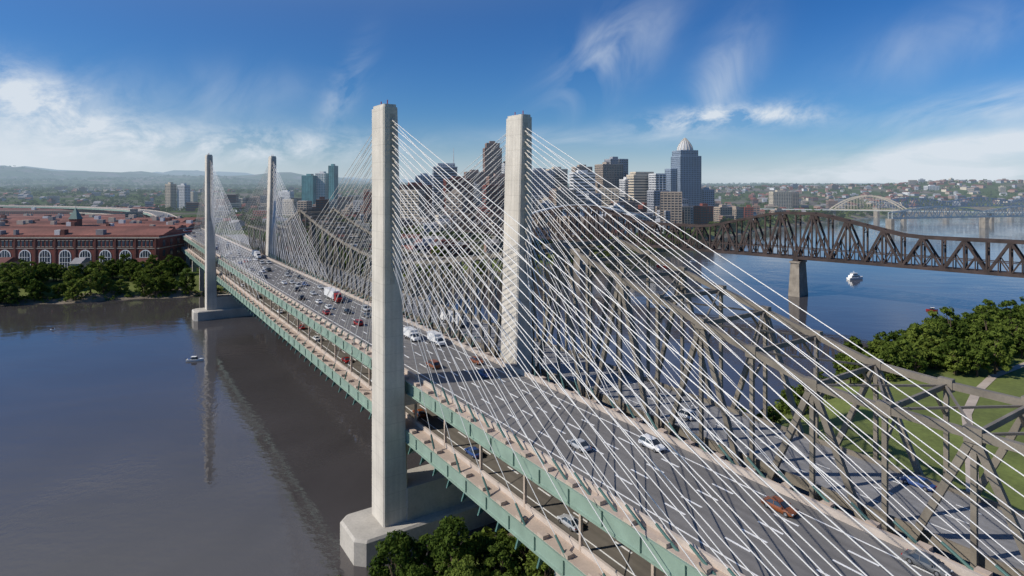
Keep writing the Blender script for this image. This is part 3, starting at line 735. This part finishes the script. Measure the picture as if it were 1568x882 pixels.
# ------------------------------------------------------------------ vehicles
def wheels(mb, xs_, r, hw):
    for x in xs_:
        for sg in (-1, 1):
            mb.cyl((x, sg*(hw-.22), r), (x, sg*(hw+.02), r), r, r, 14, 'rubber'); mb.cyl((x, sg*(hw+.02), r), (x, sg*(hw+.04), r), r*.6, r*.55, 10, 'rim')
def car_mesh(paint, kind):
    mb = MB()
    if kind == 'sedan': secs = [(-2.35,.78,.38,.62),(-2.28,.86,.28,.80),(-1.6,.92,.24,.93),(-.9,.92,.22,.95),(.9,.92,.22,.95),(1.7,.91,.24,.86),(2.2,.84,.28,.70),(2.35,.72,.36,.56)]; g = (-1.75, 1.15, -1.0, .35, 1.44, .84, .62)
    else: secs = [(-2.35,.84,.42,.85),(-2.28,.92,.32,1.0),(-1.6,.95,.28,1.06),(0,.95,.28,1.06),(1.0,.95,.28,1.05),(1.8,.93,.30,.98),(2.25,.86,.34,.82),(2.38,.76,.42,.66)]; g = (-2.2, 1.25, -1.85, .5, 1.72, .87, .68)
    rings = []
    for x, hw, zb, zt in secs:
        zm = (zb+zt)/2; rings.append([(x,-hw*.9,zb),(x,-hw,zm-.1),(x,-hw*.98,zm+.1),(x,-hw*.86,zt),(x,hw*.86,zt),(x,hw*.98,zm+.1),(x,hw,zm-.1),(x,hw*.9,zb)])
    mb.loft(rings, paint)
    xb0, xb1, xt0, xt1, zt, wb_, wt = g; zb = secs[3][3]-.02
    mb.frus((xb0,xb1,-wb_,wb_,zb), (xt0,xt1,-wt,wt,zt-.03), 'glass'); mb.frus((xt0-.05,xt1+.05,-wt-.03,wt+.03,zt-.04), (xt0+.08,xt1-.08,-wt+.08,wt-.08,zt+.03), paint)
    for sg in (-1, 1):
        for a, b_ in ((xb0, xt0), (xb1, xt1)): mb.beam((a, sg*wb_, zb), (b_, sg*wt, zt-.02), .09, .09, paint)
        xm = (xb0+xb1)/2-.1; mb.beam((xm, sg*(wb_+.01), zb), (xm-.05, sg*(wt+.02), zt-.02), .08, .05, paint)
        mb.box(.75, .95, min(sg*.9, sg*1.08), max(sg*.9, sg*1.08), zb, zb+.16, paint)
        mb.box(2.14, 2.37, min(sg*.5, sg*.78), max(sg*.5, sg*.78), .52, .66, 'lamp'); mb.box(-2.37, -2.25, min(sg*.5, sg*.82), max(sg*.5, sg*.82), .62, .76, 'tail')
    mb.box(2.2, 2.4, -.4, .4, .4, .52, 'rubber')
    wheels(mb, (-1.42, 1.42), .34, .92); return mb.mesh('car_body')
CM = {}
def getcar(p, k):
    if (p, k) not in CM: CM[(p, k)] = car_mesh(p, k)
    return CM[(p, k)]
def truck_mesh(cab, box_, L=12, trailer=True):
    mb = MB()
    if trailer:
        mb.box(-L+1.5, 1.2, -1.28, 1.28, 1.15, 3.95, box_); mb.box(-L+1.4, 1.3, -1.31, 1.31, 3.9, 4.0, 'pale'); mb.box(-L+2, 3.2, -.6, .6, .8, 1.12, 'rubber')
        wheels(mb, (-L+2.6, -L+3.9, .2, 1.4, 4.2), .5, 1.25)
        mb.loft([[(1.7,-1.15,.7),(1.7,1.15,.7),(1.7,1.1,3.5),(1.7,-1.1,3.5)],[(3.5,-1.15,.7),(3.5,1.15,.7),(3.4,1.05,3.2),(3.4,-1.05,3.2)],[(3.9,-1.15,.7),(3.9,1.15,.7),(3.9,1.1,1.95),(3.9,-1.1,1.95)],[(5.1,-1.0,.7),(5.1,1.0,.7),(5.0,.9,1.75),(5.0,-.9,1.75)]], cab)
        mb.frus((3.47,3.9,-.95,.95,2.0),(3.42,3.5,-.9,.9,3.0),'glass')
    else:
        mb.box(-3.6, 1.2, -1.1, 1.1, .9, 3.0, box_); wheels(mb, (-2.4, 2.2), .42, 1.08)
        mb.loft([[(1.25,-1.0,.5),(1.25,1.0,.5),(1.25,.95,2.4),(1.25,-.95,2.4)],[(2.2,-1.0,.5),(2.2,1.0,.5),(2.0,.85,2.35),(2.0,-.85,2.35)],[(2.8,-.98,.5),(2.8,.98,.5),(2.75,.92,1.35),(2.75,-.92,1.35)],[(3.4,-.9,.5),(3.4,.9,.5),(3.35,.8,1.1),(3.35,-.8,1.1)]], cab)
        mb.frus((2.15,2.78,-.85,.85,1.4),(2.03,2.1,-.75,.75,2.2),'glass')
        for sg in (-1,1): mb.box(1.4, 2.1, min(sg*.9,sg*1.0), max(sg*.9,sg*1.0), 1.45, 2.1, 'glass')
    return mb.mesh('truck_body')
ANG = math.atan2(DY, DX)
def put(name, me, s, t, z, fwd=True):
    x, y, _ = BR(s, t, z); inst(name, me, (x, y, z+.01), ANG+(0 if fwd else math.pi), 1.1)
lanes = (11, 14.8, 18.4, 22.1, 25.8)
put('suv', getcar('c_white', 'suv'), 81, 25.8, ZU, False); put('car', getcar('c_silver', 'sedan'), 88.5, 14.6, ZU)
put('car', getcar('c_orange', 'sedan'), 55, 25.6, ZU, False); put('car', getcar('c_grey', 'sedan'), 36.5, 28.6, ZU, False)
put('car', getcar('c_blue', 'sedan'), 135, 22, ZU, False); put('car', getcar('c_orange', 'suv'), 149, 14.5, ZU)
put('car', getcar('c_orange', 'sedan'), 146, 26.2, ZU, False)
vm = truck_mesh('c_white', 'c_white', trailer=False); tm = truck_mesh('c_red', 'c_white'); tm2 = truck_mesh('c_white', 'pale')
put('box_truck', vm, 179, 22, ZU, False); put('box_truck', vm, 170, 26, ZU, False); put('semi_truck', tm, 255, 21.8, ZU, False); put('semi_truck', tm2, 432, 25.8, ZU, False)
put('car', getcar('c_red', 'suv'), 208, 14.8, ZU); put('car', getcar('c_red', 'sedan'), 232, 11, ZU); put('car', getcar('c_black', 'suv'), 190, 14.8, ZU)
ps = ['c_white', 'c_black', 'c_silver', 'c_grey', 'c_white', 'c_blue', 'c_red', 'c_silver', 'c_white']
for s in list(range(215, 470, 12))+list(range(480, 1100, 22)):
    for l in random.sample(range(5), 1 if R() < .4 else 2):
        sx = s+R()*5
        if (abs(sx-255) < 16 and l == 3) or (abs(sx-432) < 15 and l == 4): continue
        put('car', getcar(random.choice(ps), random.choice(('sedan', 'suv'))), sx, lanes[l], ZU, l < 2)
for s, p in ((119, 'c_blue'), (85, 'c_silver'), (147, 'c_orange'), (178, 'c_white'), (205, 'c_red'), (240, 'c_white'), (262, 'c_red'), (300, 'c_white'), (345, 'c_black'), (390, 'c_white')):
    put('car', getcar(p, 'sedan'), s, 9.6, ZL)
put('car', getcar('c_blue', 'sedan'), 51, 60, 35.2); put('car', getcar('c_white', 'suv'), 95, 51, 35.2); put('car', getcar('c_silver', 'sedan'), 160, 56, 35.2); put('semi_truck', tm2, 210, 51, 35.2)
for i in range(14): 
    x, y = -296+(i % 5)*6+R(), 560+(i//5)*9; inst('parked_car', getcar(random.choice(ps+['c_red','c_red']), 'sedan'), (x, y, H(x, y)), 1.6)
# ------------------------------------------------------------------ boats
def hull(mb, L, W, h, k, z=0):
    rings = []
    for q in (0, .15, .5, .75, .9, 1.0):
        x = -L/2+L*q; w = W/2*(0.85 if q == 0 else 1 if q < .7 else 0.75 if q < .8 else .42 if q < .95 else .04); e = h*(1+.35*max(0, q-.5)*2)
        rings.append([(x, -w*.7, -.4), (x, -w, e), (x, w, e), (x, w*.7, -.4)])
    mb.loft(rings, k)
def yacht():
    mb = MB(); hull(mb, 18, 5, 1.8, 'white')
    mb.frus((-7,4,-2.1,2.1,1.9),(-6.5,2.6,-1.9,1.9,4.0),'white'); mb.frus((-6.6,3.4,-2.13,2.13,2.6),(-6.3,2.9,-2.02,2.02,3.4),'glass')
    mb.frus((-5,1.4,-1.6,1.6,4.0),(-4.6,.4,-1.4,1.4,5.6),'white'); mb.frus((-4.8,1.2,-1.63,1.63,4.5),(-4.6,.8,-1.52,1.52,5.2),'glass')
    mb.box(-5.4,1.2,-1.7,1.7,5.6,5.8,'white'); mb.cyl((-2,0,5.8),(-2.3,0,8),.1,.05,6,'white'); mb.box(-2.6,-1.6,-.8,.8,6.7,6.85,'white'); return mb.mesh('yacht_hull')
def tug():
    mb = MB(); hull(mb, 17, 5.5, 1.5, 'c_red'); mb.box(-6,3,-2,2,1.5,3.8,'white'); mb.box(-5.8,3.1,-2.05,2.05,2.3,3.1,'glass'); mb.box(-1,3.2,-1.6,1.6,3.8,6,'white'); mb.box(-.8,3.3,-1.65,1.65,4.7,5.5,'glass'); mb.cyl((-4,0,3.8),(-4,0,6.5),.5,.4,8,'c_black'); return mb.mesh('tug_hull')
def runabout(k='white', L=8):
    mb = MB(); hull(mb, L, L*.3, .8, k); mb.frus((-1.6,1.4,-.9,.9,.8),(-1.4,.5,-.75,.75,2.0),'glass'); mb.box(-1.8,.6,-.95,.95,2.0,2.12,'white'); mb.box(-3.2,-2.2,-.8,.8,.7,1.1,'c_blue'); mb.box(-L/2-.3,-L/2+.1,-.25,.25,.2,1.2,'c_black'); return mb.mesh('runabout_hull')
inst('yacht', yacht(), (318, 572, 0), .35); inst('tugboat', tug(), (163, 655, 0), 2.9, 1.15); rm = runabout()
inst('motorboat', rm, (-158, 308, 0), .15, 1.0); inst('motorboat', runabout('c_red', 7), (292, 430, 0), 2.9); inst('motorboat', rm, (205, 700, 0), .5, 1.1); inst('motorboat', rm, (430, 820, 0), 1.5, 1.3)
js = MB(); hull(js, 3.2, 1.1, .5, 'white'); js.box(-.9,.3,-.22,.22,.5,.85,'c_black'); js.beam((.3,0,.6),(.7,0,1.1),.3,.2,'white'); js.box(.55,.65,-.4,.4,1.05,1.12,'c_black')
js.loft([[(-.35+a,-.2,z),(-.05+a,-.2,z),(-.05+a,.2,z),(-.35+a,.2,z)] for a, z in ((0,.85),(.05,1.15),(.15,1.4))], 'c_red'); js.cyl((-.02,0,1.42),(.02,0,1.7),.11,.1,8,'tan')
inst('jet_ski', js.mesh('jet_ski_hull'), (-277, 373, 0), .3)
# ------------------------------------------------------------------ light & sky
hd = Vector((-0.965, -0.26, 0)).normalized()
to_sun = hd*math.cos(math.radians(38))+Vector((0, 0, math.sin(math.radians(38))))
sl = bpy.data.lights.new('sun', 'SUN'); sl.energy = 4.2; sl.angle = math.radians(0.5); sl.color = (1, 0.93, 0.83)
so = bpy.data.objects.new('sun', sl); scene.collection.objects.link(so); so.rotation_euler = (-to_sun).to_track_quat('-Z', 'Y').to_euler()
wd = bpy.data.worlds.new('World'); scene.world = wd; wd.use_nodes = True; nt = wd.node_tree; nt.nodes.clear()
sky = N(nt, 'ShaderNodeTexSky'); sky.sky_type = 'NISHITA'; sky.sun_disc = False; sky.sun_elevation = math.radians(38); sky.sun_rotation = math.atan2(to_sun.x, to_sun.y)
sky.altitude = 100; sky.air_density = 1.0; sky.dust_density = 0.6; sky.ozone_density = 2.5
tc = N(nt, 'ShaderNodeTexCoord'); sp = N(nt, 'ShaderNodeSeparateXYZ'); nt.links.new(tc.outputs['Generated'], sp.inputs[0])
az = mth(nt, 'ARCTAN2', sp.outputs[0], sp.outputs[1]); el = mth(nt, 'ARCSINE', sp.outputs[2])
def gauss(a0, e0, sa, se, tilt=0.0, amp=1.0):
    ct, s_t = math.cos(tilt), math.sin(tilt)
    da = mth(nt, 'SUBTRACT', az, a0); de = mth(nt, 'SUBTRACT', el, e0)
    p = mth(nt, 'ADD', mth(nt, 'MULTIPLY', da, ct/sa), mth(nt, 'MULTIPLY', de, s_t/sa)); q = mth(nt, 'ADD', mth(nt, 'MULTIPLY', da, -s_t/se), mth(nt, 'MULTIPLY', de, ct/se))
    r2 = mth(nt, 'ADD', mth(nt, 'MULTIPLY', p, p), mth(nt, 'MULTIPLY', q, q))
    return mth(nt, 'MULTIPLY', mth(nt, 'EXPONENT', mth(nt, 'MULTIPLY', r2, -1)), amp)
def summ(l):
    a = l[0]
    for b_ in l[1:]: a = mth(nt, 'ADD', a, b_)
    return a
cv = N(nt, 'ShaderNodeCombineXYZ'); nt.links.new(az, cv.inputs[0]); nt.links.new(el, cv.inputs[1])
def noise(rot, sx, sy, sc, det=5, dist=0.6, rough=.6):
    mp = N(nt, 'ShaderNodeMapping'); mp.vector_type = 'TEXTURE'; mp.inputs['Rotation'].default_value = (0, 0, rot); mp.inputs['Scale'].default_value = (sx, sy, 1); nt.links.new(cv.outputs[0], mp.inputs[0])
    n = N(nt, 'ShaderNodeTexNoise'); n.inputs['Scale'].default_value = sc; n.inputs['Detail'].default_value = det; n.inputs['Distortion'].default_value = dist; n.inputs['Roughness'].default_value = rough
    nt.links.new(mp.outputs[0], n.inputs['Vector']); return n.outputs[0]
wisp = noise(0.75, 1.7, 0.9, 8, 5, 0.9, .55); wisp2 = noise(0.12, 2.4, 0.7, 11, 5, .6); puff = noise(0.1, 1.5, 0.9, 20, 6, .3, .65)
mw = summ([gauss(.15, .20, .10, .045, .7, .8), gauss(.33, .16, .035, .08, -.5, .7), gauss(-.27, .14, .020, .07, -.45, .8), gauss(-.60, .11, .22, .04, .1, .5), gauss(.62, .19, .12, .04, .3, .3)])
mh = summ([gauss(.66, .050, .17, .02, .1, 1.1), gauss(.60, .012, .2, .012, 0, .9), gauss(.15, .075, .22, .016, 0, .4), gauss(.68, .10, .14, .022, .1, .8)])
mp_ = summ([gauss(.31, .102, .10, .016, .08, 1.35), gauss(.42, .1, .06, .012, -.05, .9), gauss(-.68, .11, .13, .035, -.25, 1.1), gauss(-.40, .06, .2, .025, 0, .8)])
f1 = mth(nt, 'MULTIPLY', mw, mth(nt, 'MULTIPLY_ADD', wisp, 3.0, -1.15, clamp=True)); f2 = mth(nt, 'MULTIPLY', mh, mth(nt, 'MULTIPLY_ADD', wisp2, 3.2, -1.2, clamp=True)); f3 = mth(nt, 'MULTIPLY', mp_, mth(nt, 'MULTIPLY_ADD', puff, 3.6, -1.45, clamp=True))
soft = summ([gauss(-.75, .05, .28, .055, 0, .6), gauss(0, -.01, 9, .060, 0, .62), gauss(-.95, .56, .9, .19, 0, .95)])  # last term: cloud above the view, added to brighten the river's reflection
fac = mth(nt, 'ADD', mth(nt, 'ADD', f1, f2), mth(nt, 'ADD', f3, soft)); fac = mth(nt, 'MINIMUM', mth(nt, 'MAXIMUM', fac, 0.0), 0.94)
upf = mth(nt, 'MULTIPLY', mth(nt, 'MAXIMUM', el, 0.0), 3.8, clamp=True)
tint = mixc(nt, upf, (0.42, 0.70, 1.02), (0.17, 0.50, 0.92))
scol = mixc(nt, 1.0, sky.outputs[0], tint, 'MULTIPLY')
b1 = N(nt, 'ShaderNodeBackground'); b1.inputs[1].default_value = 0.10; nt.links.new(scol, b1.inputs[0])
b2 = N(nt, 'ShaderNodeBackground'); b2.inputs[0].default_value = (0.80, 0.87, 0.95, 1); b2.inputs[1].default_value = 0.88
mx = N(nt, 'ShaderNodeMixShader'); nt.links.new(fac, mx.inputs[0]); nt.links.new(b1.outputs[0], mx.inputs[1]); nt.links.new(b2.outputs[0], mx.inputs[2])
wo = N(nt, 'ShaderNodeOutputWorld'); nt.links.new(mx.outputs[0], wo.inputs[0])
print('faces', sum(len(o.data.polygons) for o in scene.objects if o.type == 'MESH'))
